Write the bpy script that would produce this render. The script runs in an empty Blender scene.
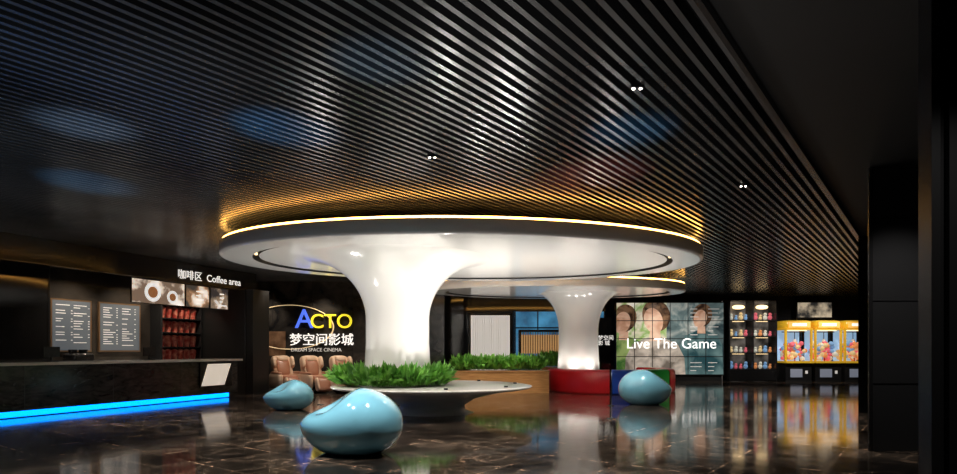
import bpy, math, random
from mathutils import Vector, Matrix
random.seed(7)
S = bpy.context.scene
S.view_settings.view_transform='Standard'

# ------------------------------------------------------------------ materials
def mat(name, col=(0.5,0.5,0.5), rough=0.5, metal=0.0, em=None, es=0.0, coat=0.0, alpha=None, trans=0.0):
    m = bpy.data.materials.new(name); m.use_nodes = True
    b = m.node_tree.nodes['Principled BSDF']
    b.inputs['Base Color'].default_value = (*col,1)
    b.inputs['Roughness'].default_value = rough
    b.inputs['Metallic'].default_value = metal
    if em:
        b.inputs['Emission Color'].default_value = (*em,1)
        b.inputs['Emission Strength'].default_value = es
    b.inputs['Coat Weight'].default_value = coat
    b.inputs['Coat Roughness'].default_value = 0.03
    b.inputs['Transmission Weight'].default_value = trans
    return m

def noise_mat(name, stops, scale=5.0, rough=0.5, em=0.0, detail=4, distortion=0.0, metal=0.0, stretch=(1,1,1)):
    m = bpy.data.materials.new(name); m.use_nodes = True
    nt = m.node_tree; b = nt.nodes['Principled BSDF']
    tc = nt.nodes.new('ShaderNodeTexCoord'); mp = nt.nodes.new('ShaderNodeMapping')
    mp.inputs['Scale'].default_value = stretch
    n = nt.nodes.new('ShaderNodeTexNoise'); n.inputs['Scale'].default_value = scale
    n.inputs['Detail'].default_value = detail; n.inputs['Distortion'].default_value = distortion
    r = nt.nodes.new('ShaderNodeValToRGB')
    el = r.color_ramp.elements
    while len(el) < len(stops): el.new(0.5)
    for e,(p,c) in zip(el, stops): e.position = p; e.color = (*c,1)
    nt.links.new(tc.outputs['Object'], mp.inputs['Vector'])
    nt.links.new(mp.outputs['Vector'], n.inputs['Vector'])
    nt.links.new(n.outputs['Fac'], r.inputs['Fac'])
    nt.links.new(r.outputs['Color'], b.inputs['Base Color'])
    b.inputs['Roughness'].default_value = rough
    b.inputs['Metallic'].default_value = metal
    if em:
        nt.links.new(r.outputs['Color'], b.inputs['Emission Color'])
        b.inputs['Emission Strength'].default_value = em
    return m

black_gloss = mat('black_gloss', (0.014,0.014,0.015), 0.08)
black_matte = mat('black_matte', (0.006,0.006,0.006), 0.6)
dark_metal = mat('dark_metal', (0.05,0.05,0.053), 0.25, 0.7)
white_gloss = mat('white_gloss', (0.88,0.865,0.84), 0.16, coat=0.3)
slot_black = mat('slot_black', (0.01,0.01,0.01), 0.5)
gold_led = mat('gold_led', (1,0.6,0.2), 0.5, em=(1.0,0.52,0.11), es=13)
blue_led = mat('blue_led', (0,0.3,1), 0.5, em=(0.0,0.22,1.0), es=3.4)
lamp_white = mat('lamp_white', (1,1,1), 0.5, em=(1,0.93,0.82), es=12)
lamp_warm = mat('lamp_warm', (1,0.8,0.5), 0.5, em=(1,0.7,0.35), es=2.5)
leather = mat('leather_brown', (0.34,0.15,0.09), 0.3)
leather_c = mat('leather_cream', (0.66,0.47,0.34), 0.35)
red = mat('red_vinyl', (0.65,0.012,0.02), 0.3)
blue = mat('blue_vinyl', (0.02,0.09,0.6), 0.3)
green = mat('green_vinyl', (0.03,0.40,0.06), 0.3)
yellow = mat('yellow_plastic', (0.85,0.5,0.03), 0.3, em=(0.9,0.55,0.03), es=0.2)
sign_yellow = mat('sign_yellow', (0.9,0.7,0.05), 0.4, em=(0.9,0.75,0.03), es=0.9)
sign_blue = mat('sign_blue', (0.05,0.1,0.8), 0.4, em=(0.10,0.2,0.9), es=0.9)
sign_white = mat('sign_white', (0.9,0.9,0.9), 0.4, em=(1,0.95,0.88), es=0.9)
caption_m = mat('caption_white', (0.9,0.9,0.9), 0.4, em=(1,1,0.97), es=1.1)
text_dim = mat('text_dim', (0.8,0.78,0.75), 0.5, em=(0.85,0.8,0.75), es=0.35)
wood = noise_mat('wood', [(0.3,(0.36,0.16,0.05)),(0.7,(0.55,0.29,0.11))], 3, 0.35, stretch=(1,1,12))
counter_front = noise_mat('counter_stone', [(0.35,(0.012,0.012,0.013)),(0.65,(0.06,0.055,0.05))], 2.5, 0.18, stretch=(1,1,3), distortion=1.5)
leaf = noise_mat('leaf', [(0.3,(0.04,0.20,0.02)),(0.7,(0.22,0.50,0.07))], 4, 0.5)
pebble_blue = mat('pebble_blue', (0.21,0.54,0.72), 0.10, 0.0, coat=1.0)
popcorn_red = noise_mat('popcorn_red', [(0.4,(0.30,0.02,0.015)),(0.62,(0.5,0.18,0.12))], 9, 0.5, em=0.04)

def floor_material():
    m = bpy.data.materials.new('polished_marble_tiles'); m.use_nodes = True
    nt = m.node_tree; b = nt.nodes['Principled BSDF']; L = nt.links.new
    tc = nt.nodes.new('ShaderNodeTexCoord'); mp = nt.nodes.new('ShaderNodeMapping')
    mp.inputs['Rotation'].default_value = (0,0,math.radians(37.2))
    L(tc.outputs['Object'], mp.inputs['Vector'])
    br = nt.nodes.new('ShaderNodeTexBrick'); br.offset = 0
    br.inputs['Scale'].default_value = 1.0
    br.inputs['Brick Width'].default_value = 1.0; br.inputs['Row Height'].default_value = 1.0
    br.inputs['Mortar Size'].default_value = 0.010
    br.inputs['Color1'].default_value = (0.6,0.6,0.6,1); br.inputs['Color2'].default_value = (1.4,1.35,1.3,1)
    br.inputs['Mortar'].default_value = (5,4.3,3.7,1)
    L(mp.outputs['Vector'], br.inputs['Vector'])
    n = nt.nodes.new('ShaderNodeTexNoise'); n.inputs['Scale'].default_value = 1.4; n.inputs['Detail'].default_value = 9
    n.inputs['Distortion'].default_value = 1.0
    L(tc.outputs['Object'], n.inputs['Vector'])
    a = nt.nodes.new('ShaderNodeMath'); a.operation='SUBTRACT'; a.inputs[1].default_value=0.5; L(n.outputs['Fac'],a.inputs[0])
    ab = nt.nodes.new('ShaderNodeMath'); ab.operation='ABSOLUTE'; L(a.outputs[0],ab.inputs[0])
    r = nt.nodes.new('ShaderNodeValToRGB'); e=r.color_ramp.elements
    e[0].position=0.0; e[0].color=(0.22,0.16,0.12,1); e[1].position=0.13; e[1].color=(0.018,0.015,0.013,1)
    k=e.new(0.018); k.color=(0.055,0.043,0.034,1)
    L(ab.outputs[0],r.inputs['Fac'])
    mx = nt.nodes.new('ShaderNodeMix'); mx.data_type = 'RGBA'; mx.blend_type = 'MULTIPLY'
    mx.inputs['Factor'].default_value = 1.0
    L(r.outputs['Color'], mx.inputs['A']); L(br.outputs['Color'], mx.inputs['B'])
    L(mx.outputs['Result'], b.inputs['Base Color'])
    n2 = nt.nodes.new('ShaderNodeTexNoise'); n2.inputs['Scale'].default_value = 3.0; n2.inputs['Detail'].default_value = 6
    L(tc.outputs['Object'], n2.inputs['Vector'])
    mr = nt.nodes.new('ShaderNodeMapRange'); mr.inputs['To Min'].default_value = 0.04; mr.inputs['To Max'].default_value = 0.14
    L(n2.outputs['Fac'], mr.inputs['Value']); L(mr.outputs['Result'], b.inputs['Roughness'])
    b.inputs['IOR'].default_value = 1.52
    return m
floor_m = floor_material()
slat_m = noise_mat('slat_metal', [(0.3,(0.035,0.036,0.04)),(0.7,(0.11,0.11,0.115))], 0.5, 0.24, metal=0.3)

# ------------------------------------------------------------------ mesh builder
class MB:
    def __init__(s, M=None):
        s.v=[]; s.f=[]; s.mi=[]; s.sm=[]; s.mats=[]; s.M = M or Matrix.Identity(4)
    def mid(s,m):
        if m not in s.mats: s.mats.append(m)
        return s.mats.index(m)
    def add(s, vs, fs, m, smooth=False, L=None):
        o=len(s.v); T = s.M @ L if L else s.M
        s.v += [T @ Vector(p) for p in vs]
        k=s.mid(m)
        for f in fs:
            s.f.append([o+i for i in f]); s.mi.append(k); s.sm.append(smooth)
    def box(s, x0,x1,y0,y1,z0,z1, m, L=None):
        vs=[(x,y,z) for z in (z0,z1) for y in (y0,y1) for x in (x0,x1)]
        fs=[(0,2,3,1),(4,5,7,6),(0,1,5,4),(2,6,7,3),(0,4,6,2),(1,3,7,5)]
        s.add(vs,fs,m,False,L)
    def prism(s, poly, z0, z1, m):
        n=len(poly)
        vs=[(x,y,z0) for x,y in poly]+[(x,y,z1) for x,y in poly]
        fs=[tuple(range(n))[::-1], tuple(range(n,2*n))]+[(i,(i+1)%n,n+(i+1)%n,n+i) for i in range(n)]
        s.add(vs,fs,m)
    def lathe(s, prof, m, c=(0,0), n=64, ax=1.0, ay=1.0, rot=0.0, smooth=True, cap=False, L=None, a0=0, a1=2*math.pi):
        vs=[];fs=[]; cr,sr=math.cos(rot),math.sin(rot)
        full = abs(a1-a0-2*math.pi)<1e-6; cols = n if full else n+1
        for r,z in prof:
            for i in range(cols):
                a=a0+(a1-a0)*i/n; x=r*ax*math.cos(a); y=r*ay*math.sin(a)
                vs.append((c[0]+x*cr-y*sr, c[1]+x*sr+y*cr, z))
        for j in range(len(prof)-1):
            for i in range(n):
                k=(i+1)%cols
                fs.append((j*cols+i, j*cols+k, (j+1)*cols+k, (j+1)*cols+i))
        if cap:
            fs.append(tuple(range(cols))[::-1]); fs.append(tuple(range((len(prof)-1)*cols,len(prof)*cols)))
        s.add(vs,fs,m,smooth,L)
    def sell(s, c, size, m, e=0.35, L=None, nu=20, nv=12):
        def p(w,ex): return math.copysign(abs(w)**ex, w)
        vs=[];fs=[]
        for j in range(nv+1):
            t=-math.pi/2+math.pi*j/nv
            for i in range(nu):
                a=2*math.pi*i/nu
                vs.append((c[0]+size[0]/2*p(math.cos(t),e)*p(math.cos(a),e), c[1]+size[1]/2*p(math.cos(t),e)*p(math.sin(a),e), c[2]+size[2]/2*p(math.sin(t),e)))
        for j in range(nv):
            for i in range(nu):
                k=(i+1)%nu
                fs.append((j*nu+i,j*nu+k,(j+1)*nu+k,(j+1)*nu+i))
        s.add(vs,fs,m,True,L)
    def flat(s, y, pts, m):   # flat printed shape in an x-z plane, cropped to the picture area
        q=[]
        for x,z in pts:
            x=min(10.55,max(5.95,x)); z=min(3.38,max(0.3,z))
            if not q or abs(q[-1][0]-x)+abs(q[-1][1]-z)>1e-5: q.append((x,z))
        s.add([(x,y,z) for x,z in q],[tuple(range(len(q)))],m)
    def finish(s, name, parent=None):
        xs=[p.x for p in s.v]; ys=[p.y for p in s.v]; zs=[p.z for p in s.v]
        c=Vector(((min(xs)+max(xs))/2,(min(ys)+max(ys))/2,min(zs)))
        me=bpy.data.meshes.new(name); me.from_pydata([tuple(p-c) for p in s.v],[],s.f)
        for m in s.mats: me.materials.append(m)
        me.polygons.foreach_set('material_index', s.mi); me.polygons.foreach_set('use_smooth', s.sm)
        me.validate(); me.update()
        ob=bpy.data.objects.new(name, me); S.collection.objects.link(ob)
        if parent: ob.parent=parent; ob.location = c-parent.location
        else: ob.location=c
        return ob

def text(name, body, loc, xdir, size, m, parent, extrude=0.01, align='LEFT'):
    cu=bpy.data.curves.new(name,'FONT'); cu.body=body; cu.size=size; cu.extrude=extrude; cu.align_x=align
    cu.materials.append(m)
    ob=bpy.data.objects.new(name,cu); S.collection.objects.link(ob)
    X=Vector((xdir[0],xdir[1],0)).normalized(); Y=Vector((0,0,1)); Z=X.cross(Y)
    R=Matrix((X,Y,Z)).transposed().to_4x4()
    ob.rotation_euler=R.to_euler()
    ob.parent=parent; ob.location=Vector(loc)-parent.location
    return ob

def light(name, kind, loc, energy, col=(1,0.88,0.72), size=0.1, angle=100, blend=0.6, target=None, sx=1, sy=1):
    l=bpy.data.lights.new(name,kind); l.energy=energy; l.color=col
    if kind=='SPOT': l.spot_size=math.radians(angle); l.spot_blend=blend; l.shadow_soft_size=size
    elif kind=='AREA': l.shape='RECTANGLE'; l.size=sx; l.size_y=sy
    else: l.shadow_soft_size=size
    ob=bpy.data.objects.new(name,l); S.collection.objects.link(ob); ob.location=loc
    if target is not None:
        ob.rotation_euler=(Vector(target)-Vector(loc)).to_track_quat('-Z','Y').to_euler()
    return ob

# ------------------------------------------------------------------ room shell
D=Vector((0.605,0.796)); P=Vector((0.796,-0.605))      # slat direction / perpendicular
X0,X1,Y0,Y1=-14.0,19.0,-4.0,27.0
mb=MB(); mb.box(X0,X1,Y0,Y1,-0.1,0,floor_m); mb.finish('floor')
mb=MB(); mb.box(X0,X1,Y0,Y1,4.0,4.1,black_gloss); mb.finish('ceiling')
mb=MB(); mb.box(X0-0.2,X0,Y0,Y1,0,4.0,black_gloss); mb.finish('wall_left')
mb=MB(); mb.box(X1,X1+0.2,Y0,Y1,0,4.0,black_matte); mb.finish('wall_right')
mb=MB(); mb.box(X0,X1,Y0-0.2,Y0,0,4.0,black_matte); mb.finish('wall_front')
mb=MB(); mb.box(X0,X1,Y1,Y1+0.2,0,4.0,black_gloss); mb.finish('wall_back')
mb=MB(); mb.prism([(8.1,12.8),(18.99,12.8),(18.99,26.99),(18.85,26.99)],0,3.99,black_gloss); mb.finish('wall_corner')
mb=MB(); mb.prism([(-4.65,-3.99),(18.99,-3.99),(18.99,12.79),(8.09,12.79)],3.78,3.98,black_matte); mb.finish('ceiling_soffit')

U=Vector((0.363,0.932)); N=Vector((0.932,-0.363)); O=Vector((-9.2,11.6))
BAR=Matrix(((U.x,N.x,0,O.x),(U.y,N.y,0,O.y),(0,0,1,0),(0,0,0,1)))  # local x=t along counter, y=n toward room
def bar(t,n,z): return BAR @ Vector((t,n,z))

def clip(p):
    base=P*p; lo,hi=-1e9,1e9
    for (nx,ny,c) in [(1,0,X0+.01),(-1,0,-X1+.01),(0,1,Y0+.01),(0,-1,-Y1+.01)]:
        den=nx*D.x+ny*D.y; val=c-(nx*base.x+ny*base.y)
        if abs(den)<1e-9: continue
        q=val/den
        if den>0: lo=max(lo,q)
        else: hi=min(hi,q)
    return lo,hi
mb=MB()
SM=Matrix(((D.x,P.x,0,0),(D.y,P.y,0,0),(0,0,1,0),(0,0,0,1)))
p=-1.33
while p>-29:
    lo,hi=clip(p)
    if hi-lo>0.2:
        mb.box(lo+.05,hi-.08,p-0.023,p+0.023,3.75,3.87,slat_m,L=SM)
    p-=0.125
mb.finish('ceiling_slats')
mb=MB(); mb.box(-5.9,16.05,-1.29,-1.25,3.70,3.779,dark_metal,L=SM); mb.finish('trim_1')

# ------------------------------------------------------------------ mushroom columns
def mushroom(cx,cy,colx,coly,a,b,rot,R,r0=0.68,h=3.3,planter_z=0.0):
    mb=MB()
    prof=[(r0*1.12,planter_z),(r0*1.05,0.9),(r0*1.0,1.5),(r0,2.0)]
    z1=2.0
    for i in range(1,25):
        th=math.pi/2*i/24
        u=math.sin(th); prof.append((r0+(R-r0)*(1-math.cos(th)), z1+(h-z1+0.004)*u))
    mb.lathe(prof,white_gloss,(colx,coly),64)
    k=dict(c=(cx,cy),n=128,ax=a,ay=b,rot=rot)
    mb.lathe([(0.02,h),(0.5,h),(0.85,h)],white_gloss,**k)
    mb.lathe([(0.85,h),(0.85,h+0.1),(0.875,h+0.1),(0.875,h-0.03)],slot_black,smooth=False,**k)
    mb.lathe([(0.875,h-0.03),(0.985,h-0.03)],white_gloss,**k)
    mb.lathe([(0.985,h-0.03),(0.995,h-0.015),(1.0,h+0.02),(1.0,h+0.22),(0.995,h+0.235)],white_gloss,**k)
    mb.lathe([(0.995,h+0.235),(0.99,h+0.235),(0.99,h+0.275),(0.975,h+0.275)],gold_led,smooth=False,**k)
    mb.lathe([(0.975,h+0.275),(0.975,h+0.24),(0.02,h+0.24)],white_gloss,smooth=False,**k)
    for i in range(18):
        an=2*math.pi*i/18+0.1
        x=0.8625*a*math.cos(an); y=0.8625*b*math.sin(an)
        c=(cx+x*math.cos(rot)-y*math.sin(rot), cy+x*math.sin(rot)+y*math.cos(rot))
        mb.lathe([(0.001,h+0.045),(0.03,h+0.045),(0.03,h+0.09)],lamp_warm,c,12)
    return mb.finish('mushroom_column')
mushroom(-0.25,13.3,-1.75,13.0,5.2,3.4,math.radians(5.5),2.1,planter_z=0.60)
mushroom(2.65,20.2,3.48,20.9,4.3,2.3,math.radians(2),1.5)

mb=MB()
mb.lathe([(0.02,0.60),(2.05,0.60),(2.15,0.585),(2.16,0.57),(2.1,0.54),(1.5,0.45),(0.95,0.32),(0.70,0.17),(0.72,0.06),(0.9,0.0)],white_gloss,(-1.0,13.0),96,ay=0.95)
mb.finish('round_planter_bench')

def hedge(name, pts_fn, count, lmin, lmax, z):
    mb=MB()
    for i in range(count):
        x,y,ox,oy=pts_fn()
        Ln=random.uniform(lmin,lmax); w=Ln*random.uniform(0.08,0.14)
        az=random.uniform(0,2*math.pi); tilt=random.uniform(0.1,1.0)
        d=Vector((math.cos(az)*math.sin(tilt)+ox*0.4, math.sin(az)*math.sin(tilt)+oy*0.4, math.cos(tilt))).normalized()
        side=d.cross(Vector((random.uniform(-1,1),random.uniform(-1,1),0.3))).normalized()*w
        up=Vector((0,0,1))
        b0=Vector((x,y,z+random.uniform(0.0,0.14)))
        m1=b0+d*Ln*0.5; tip=b0+d*Ln+up*(-0.25*Ln*math.sin(tilt))
        mb.add([b0,m1+side,tip,m1-side,m1+up*0.01],[(0,1,4),(1,2,4),(2,3,4),(3,0,4)],leaf)
    return mb.finish(name)
def ann():
    a=random.uniform(0,2*math.pi); r=random.uniform(0.8,1.18)
    return -1.85+1.0*r*math.cos(a),12.9+0.95*r*math.sin(a),math.cos(a)*0.5,math.sin(a)*0.5
hedge('potted_foliage',ann,5000,0.18,0.46,0.605)
def rec():
    return random.uniform(-0.75,2.0),random.uniform(18.85,19.35),0,0
mb=MB()
mb.box(-0.95,2.2,18.7,19.5,0.0,0.66,wood); mb.box(-0.97,2.22,18.68,19.52,0.66,0.70,wood)
mb.finish('wooden_planter_box')
hedge('planter_hedge',rec,3600,0.22,0.5,0.705)
mb=MB(); mb.box(2.3,3.1,21.75,22.4,0,0.7,wood); mb.box(2.28,3.12,21.73,22.42,0.7,0.73,wood)
mb.finish('wooden_planter_box')
hedge('planter_hedge',lambda:(random.uniform(2.4,3.0),random.uniform(21.85,22.3),0,0),700,0.3,0.6,0.735)

# modular curved sofa
mb=MB(); c=(4.4,20.2)
segs=[(186,258,red),(260,292,blue),(294,318,green),(320,400,red)]
for a0,a1,m in segs:
    A0,A1=math.radians(a0),math.radians(a1); n=max(4,int((a1-a0)/5))
    mb.lathe([(1.55,0.0),(2.1,0.0),(2.12,0.06),(2.12,0.66),(2.08,0.72),(2.0,0.74),(1.6,0.74),(1.52,0.70),(1.5,0.64),(1.55,0.0)],m,c,n,a0=A0,a1=A1)
    for A in (A0,A1):
        ca,sa=math.cos(A),math.sin(A)
        pr=[(1.5,0),(2.12,0),(2.12,0.68),(2.05,0.735),(1.58,0.735),(1.5,0.68)]
        mb.add([(c[0]+r*ca,c[1]+r*sa,z) for r,z in pr],[(0,1,2,3,4,5)],m)
mb.finish('modular_round_sofa')

# ------------------------------------------------------------------ pebble seats
def pebble(loc, w, hgt, rot):
    M=Matrix.Translation(loc)@Matrix.Rotation(rot,4,'Z')
    mb=MB(M); nu,nv=64,40; vs=[];fs=[]
    def ss(a,b,x): t=min(1,max(0,(x-a)/(b-a))); return t*t*(3-2*t)
    for j in range(nv+1):
        t=-math.pi/2+math.pi*j/nv
        for i in range(nu):
            a=2*math.pi*i/nu
            x=math.cos(t)*math.cos(a); y=math.cos(t)*math.sin(a); z=math.sin(t)
            Y=y*(0.80+0.16*x)
            Z=z
            if z>0:
                Z=z*(0.60+0.48*ss(-0.85,0.25,x+0.25*y))
                Z-=0.28*math.exp(-(((x+0.36)/0.30)**2+((y+0.28)/0.40)**2))*z
            else:
                Z=max(z,-0.86)*0.92
            Xx=x+0.04*max(0,z)-0.04*min(0,z)
            vs.append((Xx*w/2.04,Y*w/2,(Z+0.79)*hgt/1.86))
    for j in range(nv):
        for i in range(nu):
            k=(i+1)%nu; fs.append((j*nu+i,j*nu+k,(j+1)*nu+k,(j+1)*nu+i))
    mb.add(vs,fs,pebble_blue,True)
    return mb.finish('pebble_seat')
pebble((-1.68,7.9,0),1.40,0.86,math.radians(-12))
pebble((-4.3,13.6,0),1.12,0.68,math.radians(20))
pebble((4.15,14.9,0),1.36,0.88,math.radians(190))

# ------------------------------------------------------------------ coffee bar
mb=MB(BAR)
mb.box(-3.0,6.15,-0.70,0.0,0.14,1.04,counter_front)
mb.box(-3.0,5.9,-0.66,-0.12,0.0,0.14,black_matte)
mb.box(-3.0,5.9,-0.12,-0.07,0.02,0.13,blue_led)
mb.box(-3.05,6.28,-0.78,0.08,1.04,1.10,mat('counter_top',(0.8,0.75,0.7),0.2))
for t in (-1.5,0.4,2.3,4.2): mb.box(t-0.006,t+0.006,0.0,0.006,0.16,1.03,black_matte)
mb.finish('coffee_counter')
mb=MB(BAR)
mb.box(4.75,5.9,0.01,0.05,0.34,1.0,dark_metal)
mb.add([(5.0,0.06,0.97),(5.85,0.06,0.97),(5.6,0.06,0.38),(4.78,0.06,0.38)],[(0,1,2,3)],mat('menu_paper',(0.8,0.75,0.68),0.4,em=(1,0.85,0.7),es=0.5))
mb.finish('counter_display_panel')
mb=MB(BAR); mb.box(-4.0,8.6,-2.7,-2.5,0,3.74,noise_mat('bar_wall',[(0.3,(0.02,0.016,0.014)),(0.7,(0.05,0.042,0.035))],1.5,0.25)); mb.finish('wall_bar')
mb=MB(BAR); mb.box(-2.6,2.15,-2.49,-2.0,0,3.74,black_gloss)
mb.box(2.15,2.19,-2.49,-1.99,0,3.74,dark_metal); mb.finish('bar_pillar')
mb=MB(BAR); mb.box(6.9,7.6,-2.4,-0.1,0,3.18,mat('bar_end_black',(0.012,0.012,0.012),0.4)); mb.box(6.88,6.9,-0.4,-0.36,0,3.18,dark_metal); mb.finish('wall_bar_end')
mb=MB(BAR); mb.box(-3.5,7.6,-0.9,-0.6,3.20,3.74,black_gloss); mb.box(-3.5,7.6,-0.62,-0.58,3.18,3.2,dark_metal)
fas=mb.finish('bar_fascia')
text('lettering','咖啡区  Coffee area',bar(4.6,-0.585,3.30),U,0.28,sign_white,fas,0.003)
hs=bpy.data.objects.new('hanging_menu_screens',None); S.collection.objects.link(hs); hs.location=bar(4.8,-0.55,2.5)
scr=[noise_mat('screen_a',[(0.42,(0.15,0.10,0.07)),(0.5,(0.7,0.6,0.5)),(0.6,(0.95,0.92,0.9))],1.8,0.3,em=1.0),
     noise_mat('screen_b',[(0.45,(0.03,0.03,0.03)),(0.55,(0.3,0.16,0.08)),(0.66,(0.85,0.75,0.65))],2.3,0.3,em=0.9),
     noise_mat('screen_c',[(0.48,(0.02,0.02,0.025)),(0.62,(0.3,0.22,0.15)),(0.7,(0.9,0.85,0.8))],2.9,0.3,em=0.8)]
plate_m=mat('dish_white',(0.9,0.9,0.88),0.3,em=(1,0.98,0.95),es=0.7); coffee_m=mat('coffee',(0.2,0.08,0.03),0.3,em=(0.35,0.14,0.05),es=0.6)
mb=MB(BAR)
for i,(t0,t1) in enumerate([(3.15,4.75),(4.78,5.6),(5.63,6.31)]):
    mb.box(t0,t1,-0.53,-0.49,2.52,3.14,dark_metal); mb.box(t0+.02,t1-.02,-0.49,-0.485,2.54,3.12,scr[i])
    if i==0:
        for (cx,cz,r) in ((3.75,2.82,0.24),(4.35,2.74,0.17)):
            Lc=Matrix.Translation((cx,-0.482,cz))@Matrix.Rotation(math.radians(-90),4,'X')
            mb.lathe([(0.001,0.003),(r,0.003),(r,0.0)],plate_m,(0,0),24,L=Lc)
            mb.lathe([(0.001,0.006),(r*.6,0.006),(r*.6,0.003)],coffee_m,(0,0),24,L=Lc)
    for r in range(4):
        if i: mb.box(t0+.35,t0+.35+random.uniform(.1,.28),-0.485,-0.48,2.62+r*.11,2.65+r*.11,sign_white)
    for tt in (t0+.2,t1-.2): mb.box(tt-.01,tt+.01,-0.53,-0.51,3.13,3.2,dark_metal)
mb.finish('screens',hs)
paper=mat('menu_board',(0.09,0.095,0.10),0.3,em=(0.35,0.45,0.55),es=0.12)
frame_b=mat('frame_bronze',(0.25,0.15,0.08),0.3,0.6)
for k,(t0,t1) in enumerate([(2.5,3.55),(3.75,5.0)]):
    mb=MB(BAR)
    mb.box(t0,t1,-2.49,-2.44,1.30,2.64,frame_b)
    mb.box(t0+.04,t1-.04,-2.44,-2.435,1.34,2.60,paper)
    for col in range(2):
        x0=t0+0.12+col*(t1-t0-0.15)/2
        z=2.48
        while z>1.45:
            wd=random.uniform(0.12,0.36)
            mb.box(x0,x0+wd,-2.435,-2.43,z,z+0.018,text_dim)
            if wd<0.3: mb.box(x0+0.38,x0+0.42,-2.435,-2.43,z,z+0.018,text_dim)
            z-=random.choice([0.06,0.06,0.07,0.14])
    mb.finish('menu_board')
mb=MB(BAR)
mb.box(5.35,5.40,-2.49,-2.05,1.0,2.7,dark_metal); mb.box(6.80,6.85,-2.49,-2.05,1.0,2.7,dark_metal)
for z in (1.0,1.42,1.84,2.26,2.68):
    mb.box(5.40,6.80,-2.49,-2.05,z,z+.03,dark_metal)
mb.box(5.35,6.85,-2.49,-2.05,0,1.0,black_gloss)
ps=mb.finish('popcorn_shelf')
mb=MB(BAR)
for z in (1.03,1.45,1.87,2.29):
    for i in range(6):
        L=Matrix.Translation((5.54+i*0.225,-2.25,z))
        mb.lathe([(0.07,0.0),(0.10,0.24),(0.105,0.25),(0.105,0.30),(0.09,0.32),(0.01,0.35)],popcorn_red,(0,0),12,L=L)
mb.finish('popcorn_buckets',ps)
mb=MB(BAR); mb.box(2.3,5.3,-2.45,-1.9,0,0.92,wood); mb.box(2.28,5.32,-2.47,-1.86,0.92,0.97,white_gloss); mb.finish('back_worktop')
mb=MB(BAR)
mb.sell((3.0,-2.15,1.12),(0.6,0.42,0.3),dark_metal); mb.box(2.78,3.22,-1.97,-1.92,1.05,1.2,dark_metal)
mb.lathe([(0.03,1.2),(0.09,1.3),(0.1,1.36)],dark_metal,(2.85,-2.15),12); mb.lathe([(0.03,1.2),(0.09,1.3),(0.1,1.36)],dark_metal,(3.12,-2.15),12)
mb.finish('coffee_machine')
for t in (1.2,3.6):
    mb=MB(BAR)
    mb.box(t-.1,t+.1,-0.5,-0.35,1.1,1.12,dark_metal); mb.box(t-.02,t+.02,-0.45,-0.41,1.12,1.25,dark_metal)
    mb.box(t-.17,t+.17,-0.44,-0.41,1.2,1.42,dark_metal); mb.finish('cash_register')

# ------------------------------------------------------------------ sign wall + massage chairs
sign_wall_m=noise_mat('dark_stone_wall',[(0.35,(0.010,0.010,0.011)),(0.7,(0.05,0.045,0.04))],1.6,0.12,distortion=1.2)
mb=MB(); mb.box(-8.2,-1.2,21.0,21.3,0,3.74,sign_wall_m)
for x in (-7.2,-5.8,-4.4,-3.0): mb.box(x-.006,x+.006,20.994,21.0,0,3.74,dark_metal)
sw=mb.finish('wall_sign')
mb=MB(); vs=[];fs=[]; n=72; cx,cz,ra,rb=-6.6,2.15,1.55,0.78  # glowing oval modelled to imitate the canopy disc's reflection in the wall
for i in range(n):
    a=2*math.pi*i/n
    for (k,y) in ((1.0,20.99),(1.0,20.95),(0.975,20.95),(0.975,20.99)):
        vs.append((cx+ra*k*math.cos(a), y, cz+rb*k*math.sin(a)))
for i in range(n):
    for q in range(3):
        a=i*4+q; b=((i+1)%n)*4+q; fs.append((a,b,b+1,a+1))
mb.add(vs,fs,mat('ring_reflection',(0.8,0.6,0.35),0.4,em=(1,0.72,0.38),es=0.6),True)
mb.box(-8.1,-6.75,20.975,20.995,1.15,2.0,noise_mat('brown_panel',[(0.4,(0.07,0.035,0.018)),(0.65,(0.20,0.11,0.06))],2.2,0.25,em=0.35))
mb.finish('ring_reflection_panel',sw)
text('letter_a','A',(-6.4,20.93,2.12),(1,0),0.95,sign_blue,sw,0.03)
text('letters_cto','CTO',(-5.88,20.93,2.12),(1,0),0.70,sign_yellow,sw,0.03)
text('lettering_cn','梦空间影城',(-6.6,20.93,1.55),(1,0),0.45,sign_white,sw,0.02)
text('lettering_en','DREAM SPACE CINEMA',(-6.55,20.95,1.3),(1,0),0.17,text_dim,sw,0.005)

def massage_chair(loc, rot):
    M=Matrix.Translation(loc)@Matrix.Rotation(rot,4,'Z')   # faces -Y
    mb=MB(M)
    mb.sell((0,0.05,0.17),(0.62,0.85,0.34),black_gloss,0.4)
    for sx in (-1,1):
        mb.sell((sx*0.36,-0.02,0.36),(0.20,1.0,0.52),leather_c,0.5)
        mb.sell((sx*0.36,-0.05,0.60),(0.17,0.8,0.12),leather,0.6)
    mb.sell((0,-0.08,0.44),(0.54,0.75,0.22),leather,0.5)
    Lb=Matrix.Translation((0,0.42,0.78))@Matrix.Rotation(math.radians(-24),4,'X')
    mb.sell((0,0,0),(0.66,0.24,0.82),leather_c,0.5,L=Lb)
    mb.sell((0,-0.09,-0.02),(0.44,0.16,0.66),leather,0.6,L=Lb)
    mb.sell((0,-0.13,0.26),(0.36,0.14,0.2),leather_c,0.7,L=Lb)
    for sx in (-1,1): mb.sell((sx*0.30,-0.13,0.12),(0.12,0.3,0.4),leather_c,0.6,L=Lb)
    Lf=Matrix.Translation((0,-0.60,0.26))@Matrix.Rotation(math.radians(-28),4,'X')
    mb.sell((0,0,0),(0.52,0.2,0.44),leather,0.5,L=Lf)
    for sx in (-1,1): mb.sell((sx*0.23,-0.05,0),(0.09,0.22,0.42),leather_c,0.5,L=Lf)
    mb.finish('massage_chair')
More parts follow.
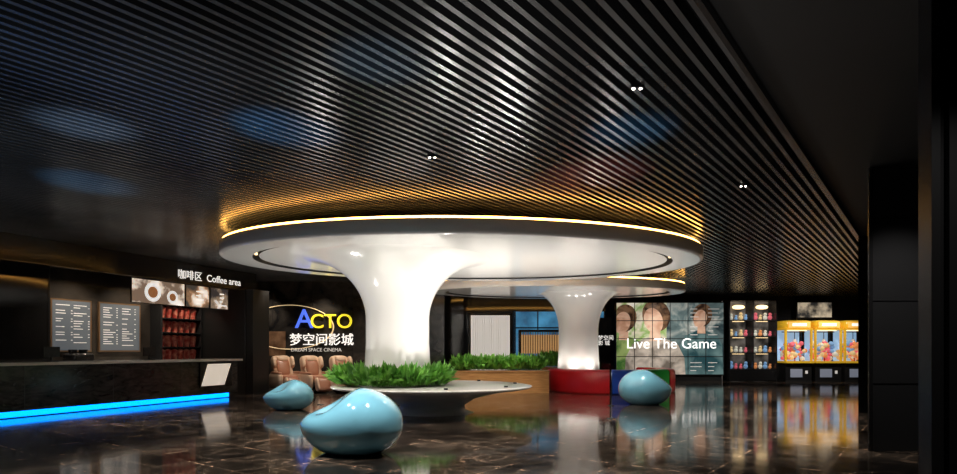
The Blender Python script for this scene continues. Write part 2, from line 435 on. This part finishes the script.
for x,y in [(-6.2,19.4),(-5.2,19.2),(-4.2,19.0)]:
    massage_chair((x,y,0),math.radians(38))

# ------------------------------------------------------------------ rear zone
mb=MB(); 
mb.box(-0.35,1.35,26.0,26.1,0.4,2.85,mat('lit_panel',(0.8,0.8,0.8),0.5,em=(1,0.93,0.85),es=0.6))
for i in range(18): mb.box(-0.35+i*0.1,-0.32+i*0.1,25.97,26.0,0.4,2.85,white_gloss)
mb.box(-0.45,-0.35,25.95,26.1,0,2.95,dark_metal); mb.box(1.35,1.45,25.95,26.1,0,2.95,dark_metal); mb.box(-0.45,1.45,25.95,26.1,2.85,2.95,dark_metal)
mb.finish('lit_partition_screen')
mb=MB()
for i in range(22): mb.box(1.75+i*0.1,1.79+i*0.1,25.0,25.06,0.1,2.1,wood)
mb.box(1.7,3.95,24.98,25.08,0,0.1,dark_metal); mb.box(1.7,3.95,24.98,25.08,2.1,2.2,dark_metal)
mb.box(1.7,3.95,25.6,25.62,1.2,2.0,mat('warm_back',(0.3,0.2,0.1),0.5,em=(0.9,0.5,0.2),es=0.5))
mb.box(1.7,1.76,25.0,25.62,0,2.2,dark_metal); mb.box(3.89,3.95,25.0,25.62,0,2.2,dark_metal)
mb.finish('wooden_slat_screen')
mb=MB()
mb.box(1.6,5.6,26.6,26.62,0,3.1,noise_mat('blue_lit_glass',[(0.35,(0.01,0.04,0.09)),(0.65,(0.06,0.24,0.42))],0.8,0.1,em=1.0))
for x in (1.6,2.6,3.6,4.6,5.55): mb.box(x,x+.05,26.52,26.6,0,3.1,dark_metal)
for z in (0.0,2.3,3.05): mb.box(1.6,5.6,26.52,26.6,z,z+.06,dark_metal)
mb.finish('window_1')
mb=MB(); mb.box(-1.2,-.6,24.0,24.6,0,3.74,black_gloss); mb.finish('pillar')
mb=MB(); mb.box(4.55,5.15,23.2,23.4,0,2.6,black_gloss); mb.box(4.5,5.2,23.15,23.45,0,0.06,dark_metal)
tt=mb.finish('sign_totem')
text('lettering','梦空间\n影 城',(4.62,23.18,1.75),(1,0),0.2,sign_white,tt,0.005)

# video wall: one big picture of people spread over a grid of panels
vw=bpy.data.objects.new('video_wall',None); S.collection.objects.link(vw); vw.location=(8.25,26.0,0)
def pm(name,c1,c2,sc,e): return noise_mat(name,[(0.38,c1),(0.62,c2)],sc,0.15,em=e,detail=3,distortion=0.5)
bg_l=noise_mat('picture_light',[(0.34,(0.30,0.30,0.20)),(0.46,(0.65,0.58,0.46)),(0.58,(0.22,0.36,0.10)),(0.70,(0.85,0.78,0.65))],0.9,0.15,em=0.7,detail=3,distortion=0.8)
bg_d=noise_mat('picture_dark',[(0.38,(0.02,0.035,0.04)),(0.52,(0.10,0.14,0.14)),(0.66,(0.40,0.40,0.36))],1.1,0.15,em=0.8,detail=4,distortion=0.8)
skin_p=pm('print_skin',(0.45,0.22,0.13),(0.80,0.55,0.40),1.6,0.6); hair_p=pm('print_hair',(0.03,0.015,0.01),(0.20,0.11,0.06),3,0.6)
shirt_a=pm('print_shirt_white',(0.18,0.15,0.12),(0.60,0.52,0.44),1.8,0.5); shirt_b=pm('print_shirt_green',(0.05,0.14,0.03),(0.32,0.42,0.14),1.8,0.5)
shirt_c=pm('print_shirt_beige',(0.14,0.09,0.06),(0.48,0.36,0.26),1.5,0.5)
mb=MB()
mb.box(5.9,10.6,25.85,26.0,0.25,3.42,black_gloss); mb.box(6.0,10.5,25.9,26.2,0,0.25,black_matte)
mb.box(5.95,8.1,25.845,25.85,0.3,3.38,bg_l); mb.box(8.1,10.55,25.845,25.85,0.3,3.38,bg_d)
def ell(cx,cz,a,b,n=28,tilt=0.0):
    o=[]
    for i in range(n):
        t=2*math.pi*i/n; x=a*math.cos(t); z=b*math.sin(t)
        o.append((cx+x*math.cos(tilt)-z*math.sin(tilt),cz+x*math.sin(tilt)+z*math.cos(tilt)))
    return o
def person(cx,cz,s,shirt,y,t=0.2):
    mb.flat(y,[(cx-.75*s,.3),(cx-.72*s,cz-.95*s),(cx-.55*s,cz-.62*s),(cx-.15*s,cz-.45*s),(cx+.15*s,cz-.45*s),(cx+.55*s,cz-.62*s),(cx+.72*s,cz-.95*s),(cx+.75*s,.3)],shirt)
    mb.flat(y-.001,[(cx-.14*s,cz-.55*s),(cx+.14*s,cz-.55*s),(cx+.12*s,cz-.15*s),(cx-.12*s,cz-.15*s)],skin_p)
    mb.flat(y-.0015,ell(cx+.03*s,cz+.08*s,.34*s,.40*s,tilt=t),hair_p)
    mb.flat(y-.002,ell(cx-.04*s,cz-.05*s,.23*s,.32*s,tilt=t),skin_p)
person(9.6,2.75,1.25,pm('print_coat_teal',(0.02,0.06,0.07),(0.12,0.20,0.20),1.5,0.6),25.843,-0.2)
person(6.25,2.6,1.5,shirt_b,25.835,-0.25); person(7.6,2.7,1.75,shirt_a,25.831,0.3)
cols=6; w=4.6/cols
for i in range(1,cols): mb.box(5.95+i*w-.014,5.95+i*w+.014,25.815,25.825,0.3,3.38,black_matte)
for j in range(1,4): mb.box(5.95,10.55,25.815,25.825,0.3+j*.77-.014,0.3+j*.77+.014,black_matte)
for i in range(4,cols):
    for j in (0,2,3):
        for q in range(3): mb.box(5.95+i*w+.1,5.95+i*w+.1+random.uniform(.2,.5),25.826,25.828,0.45+j*0.77+q*.17,0.48+j*0.77+q*.17,text_dim)
mb.finish('panels',vw)
text('caption','Live The Game',(6.35,25.81,1.42),(1,0),0.63,caption_m,vw,0.003)
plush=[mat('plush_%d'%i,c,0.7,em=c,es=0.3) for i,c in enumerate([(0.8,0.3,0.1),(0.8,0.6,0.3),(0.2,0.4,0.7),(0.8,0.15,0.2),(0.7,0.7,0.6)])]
dc=MB()
A0,A1=10.7,12.75
dc.box(A0,A1,26.3,26.4,0,3.5,noise_mat('cabinet_back',[(0.4,(0.05,0.045,0.04)),(0.65,(0.30,0.27,0.24))],2,0.2,em=0.35))
for x in (A0,(A0+A1)/2-.025,A1-.05): dc.box(x,x+.05,25.6,26.3,0,3.5,dark_metal)
for z in (0.02,0.5,1.2,1.9,2.6,3.45): dc.box(A0+.05,A1-.05,25.6,26.3,z,z+.04,dark_metal)
dc.box(A0+.05,A1-.05,25.58,25.6,0.05,0.5,black_gloss)
for x in (11.22,12.23):
    dc.sell((x,25.9,3.2),(.5,.3,.18),lamp_warm,0.8)
    for z in (1.17,1.87,2.57): dc.box(x-.25,x+.25,25.9,25.93,z,z+.015,lamp_warm)
for z in (0.54,1.24,1.94,2.64):
    for x in [10.9+0.21*i for i in range(9)]:
        if abs(x-11.72)<0.1: continue
        r=random.uniform(.06,.10); m=random.choice(plush)
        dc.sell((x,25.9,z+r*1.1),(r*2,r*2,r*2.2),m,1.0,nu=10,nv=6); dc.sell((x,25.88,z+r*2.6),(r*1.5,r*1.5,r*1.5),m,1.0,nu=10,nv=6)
dc.finish('display_cabinet')
win=mat('claw_interior',(0.4,0.6,0.8),0.6,em=(0.30,0.60,1.0),es=0.5)
marq=mat('marquee',(1,0.6,0.2),0.4,em=(0.9,0.42,0.06),es=0.7)
for cx in (13.5,14.75,16.0):
    mb=MB(Matrix.Translation((cx,25.8,0)))
    mb.box(-.55,.55,-.5,.5,0.0,0.08,black_matte)
    mb.box(-.55,.55,-.5,.5,0.08,0.80,dark_metal)
    mb.box(-.35,.15,-.515,-.5,0.2,0.55,mat('coin_panel',(0.3,0.3,0.35),0.3,em=(0.5,0.6,0.8),es=0.15)); mb.box(.28,.38,-.515,-.5,.35,.48,text_dim)
    mb.box(-.58,.58,-.62,.5,0.80,0.88,yellow)
    for sx in (-1,1):
        mb.box(.50 if sx>0 else -.58, .58 if sx>0 else -.50, -.52,-.44,0.88,2.2,yellow)
        mb.box(.52 if sx>0 else -.58, .58 if sx>0 else -.52, .4,.5,0.88,2.2,dark_metal)
    mb.box(-.52,.52,.44,.48,0.88,2.2,win)
    mb.box(-.58,.58,-.55,.5,2.2,2.26,yellow)
    mb.sell((0,-.03,2.42),(1.18,1.05,0.38),yellow,0.35)
    mb.box(-.45,.45,-.575,-.55,2.29,2.54,marq)
    mb.box(-.3,.3,-.585,-.575,2.36,2.47,sign_white)
    mb.box(-.5,.5,-.1,-.06,2.1,2.14,dark_metal); mb.lathe([(.015,1.8),(.015,2.1)],dark_metal,(0.05,-.08),8)
    mb.lathe([(.01,1.82),(.07,1.78),(.08,1.7)],white_gloss,(0.05,-.08),10)
    mb.box(-.4,.4,-.4,-.36,2.16,2.19,lamp_warm)
    mb.lathe([(.02,.88),(.02,.98),(.04,1.0),(.0,1.04)],red,(-.2,-.57),10); mb.lathe([(.05,.88),(.05,.905),(.0,.91)],blue,(.15,-.57),10)
    for i in range(90):
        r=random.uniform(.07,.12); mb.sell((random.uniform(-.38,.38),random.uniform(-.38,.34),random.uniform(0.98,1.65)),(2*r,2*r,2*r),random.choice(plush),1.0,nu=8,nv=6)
    mb.finish('claw_machine')
mb=MB(); mb.box(14.1,15.7,26.6,26.8,2.75,3.5,dark_metal); mb.box(14.15,15.65,26.58,26.6,2.8,3.45,noise_mat('poster_lit',[(0.4,(0.03,0.03,0.03)),(0.6,(0.7,0.6,0.45))],2,0.3,em=0.5)); mb.finish('wall_lightbox')

# ------------------------------------------------------------------ right foreground
pil_m=mat('pillar_panel',(0.03,0.03,0.032),0.18)
mb=MB(); q=[(5.2,8.0),(6.1,8.0),(6.75,8.86),(5.85,8.86)]
mb.prism(q,0,3.77,pil_m)
for z in (0.9,2.0,3.1): mb.prism([(5.19,7.99),(6.11,7.99),(6.76,8.87),(5.84,8.87)],z,z+.012,dark_metal)
mb.box(5.19,5.24,7.97,8.0,0,3.77,dark_metal)
mb.finish('square_pillar')
mb=MB()
mb.box(3.02,3.08,4.0,4.12,0,3.77,dark_metal); mb.box(3.14,3.24,4.0,4.12,0,3.77,dark_metal); mb.box(3.08,3.14,4.04,4.1,0,3.77,black_gloss)
mb.box(4.3,4.4,4.0,4.12,0,3.77,dark_metal); mb.box(3.24,4.3,4.0,4.12,0,0.1,dark_metal); mb.box(3.24,4.3,4.0,4.12,2.4,2.5,dark_metal); mb.box(3.24,4.3,4.04,4.1,2.5,3.77,black_gloss)
mb.finish('door_1')
light('door_lamp','SPOT',(3.4,2.6,3.6),80,(1,0.95,0.88),0.05,60,0.8,(3.2,4.1,1.6))
light('pillar_lamp','SPOT',(5.0,6.4,3.6),110,(1,0.95,0.88),0.05,60,0.8,(5.8,8.0,1.6))

# ------------------------------------------------------------------ ceiling lamps and added fill lights
for i,(x,y) in enumerate([(1.44,5.45),(-0.57,7.4),(3.84,8.7)]):
    mb=MB(Matrix.Translation((x,y,0)))
    mb.box(-.06,.06,-.025,.025,3.725,3.749,dark_metal)
    for sx in (-.032,.032):
        mb.lathe([(.001,3.718),(.012,3.718),(.013,3.725)],lamp_white,(sx,0),12)
    mb.finish('ceiling_spotlight')
for i,(x,y) in enumerate([(1.44,5.45),(-0.57,7.4),(3.84,8.7),(6.3,12.2),(-3.2,7.6),(-6.3,11.5),(7.4,17.5),(-4.8,13.2),(4.6,14.6),(9.5,20.5)]):
    light('spot_beam','SPOT',(x,y,3.66),430,(1,0.92,0.82),0.02,75,0.8,(x,y,0))
light('spot_beam','SPOT',(-2.4,6.6,3.66),380,(1,0.95,0.88),0.02,40,0.8,(-1.68,7.9,0.3))  # added spot without fixture, brightens the front pebble seat
light('spot_beam','SPOT',(3.6,13.6,3.66),380,(1,0.95,0.88),0.02,40,0.8,(4.15,14.9,0.3))  # added spot without fixture, brightens the right pebble seat
light('spot_beam','SPOT',(0.6,17.4,3.66),450,(1,0.88,0.72),0.02,60,0.8,(0.6,18.9,0.4))  # added spot without fixture, brightens the wooden planter
for x in (8.2,11.8,14.5):
    light('rear_wash','SPOT',(x,23.2,3.66),260,(1,0.93,0.85),0.03,80,0.8,(x,25.8,1.2))

for a in range(0,360,45):  # uplights added on the bench to brighten the canopy underside
    an=math.radians(a+12); x=-1.0+1.85*math.cos(an); y=13.0+1.75*math.sin(an)
    if (x+1.85)**2+(y-12.9)**2 < 1.6**2: continue
    mb=MB(Matrix.Translation((x,y,0.60)))
    mb.lathe([(0.04,0.0),(0.04,0.03),(0.03,0.032),(0.001,0.032)],dark_metal,(0,0),16)
    mb.finish('added_bench_uplight')
    light('added_uplight_beam','SPOT',(x,y,0.65),120,(1,0.95,0.88),0.04,165,0.5,(x,y,3.3))
for (x,y) in [(-4.0,11.3),(-1.8,10.5),(0.8,10.5)]:  # added fill spots that brighten the front of the column
    light('added_column_fill','SPOT',(x,y,3.27),90,(1,0.94,0.86),0.05,60,0.9,(-1.75,13.0,1.9))
for (x,y) in [(-4.2,11.5),(2.6,11.8),(3.2,14.5),(-3.9,14.8)]:  # added floor fixtures and beams, more fill for the canopy underside
    mb=MB(Matrix.Translation((x,y,0)))
    mb.lathe([(0.08,0.0),(0.08,0.012),(0.06,0.014),(0.06,0.006),(0.001,0.006)],dark_metal,(0,0),20)
    mb.finish('added_floor_uplight')
    light('added_uplight_beam','SPOT',(x,y,0.05),120,(1,0.96,0.9),0.04,110,0.9,(x*0.7,13.2,3.3))
for a in (200,250,290,340):  # hidden spots added as fill for the second column and its canopy
    an=math.radians(a); x=3.48+1.15*math.cos(an); y=20.9+1.0*math.sin(an)
    light('added_column_uplight','SPOT',(x,y,0.5),48,(1,0.94,0.86),0.1,160,0.6,(x+0.8*math.cos(an),y+0.8*math.sin(an),3.3))
for a in range(10,370,45):
    an=math.radians(a); x=-0.25+4.45*math.cos(an); y=13.3+2.9*math.sin(an)
    light('disc_downlight','SPOT',(x,y,3.24),200,(1,0.9,0.78),0.05,110,0.8,(x,y,0))
for t in (3.0,4.6,6.0):
    light('bar_light','SPOT',bar(t,-1.5,3.4),140,(1,0.85,0.66),0.05,110,0.8,bar(t,-2.3,1.2))
for x in (-6.5,-4.8,-3.2):
    light('wall_wash','SPOT',(x,18.6,3.6),200,(1,0.85,0.68),0.05,90,0.8,(x,19.3,0.5))
for x in (-7.4,-5.4,-3.4):
    light('wall_grazer','SPOT',(x,20.2,3.65),140,(1,0.85,0.68),0.05,80,0.9,(x,21.0,1.5))
for (x,y,e,c) in [(-5.0,5.0,135,(0.68,0.84,1)),(-2.2,4.2,125,(0.75,0.88,1)),(1.2,4.2,110,(1,0.97,0.95)),(-8.0,8.0,90,(0.68,0.84,1)),(2.6,5.2,20,(1,0.95,0.9))]:  # fixtures and beams added below the view to lighten the near slats
    mb=MB(Matrix.Translation((x,y,0)))
    mb.lathe([(0.11,0.0),(0.11,0.012),(0.085,0.014),(0.085,0.006),(0.001,0.006)],dark_metal,(0,0),24)
    mb.finish('added_floor_uplight')
    light('added_uplight_beam','SPOT',(x,y,0.06),e,c,0.12,110,0.9,(x,y+1.0,3.75))
for (x,y,tx,ty,c,e,an) in [(-2.6,4.6,-2.1,6.5,(0.1,0.45,1.0),1800,18),(1.9,4.9,1.7,6.6,(0.1,0.5,1.0),1400,16),(2.4,5.0,1.6,8.3,(1.0,0.15,0.12),1300,20),(-5.2,6.0,-5.6,8.6,(0.1,0.5,1.0),1200,18),(-1.0,4.0,-0.8,5.0,(0.4,0.7,1.0),900,16),(-3.8,5.2,-4.2,6.4,(0.4,0.65,1.0),900,18)]:  # added coloured spots stand in for reflections in the slats
    light('reflection_spot','SPOT',(x,y,0.1),e,c,0.05,an,1.0,(tx,ty,3.75))

# world
w=bpy.data.worlds.new('World'); S.world=w; w.use_nodes=True
w.node_tree.nodes['Background'].inputs['Color'].default_value=(0.02,0.02,0.025,1)
w.node_tree.nodes['Background'].inputs['Strength'].default_value=0.3

# ------------------------------------------------------------------ camera
cam=bpy.data.cameras.new('camera'); co=bpy.data.objects.new('camera',cam); S.collection.objects.link(co)
co.location=(0,0,1.35); co.rotation_euler=(math.radians(90),0,0)
cam.sensor_width=36; cam.lens=36*600/957; cam.shift_y=113/957
cam.clip_end=200
S.camera=co
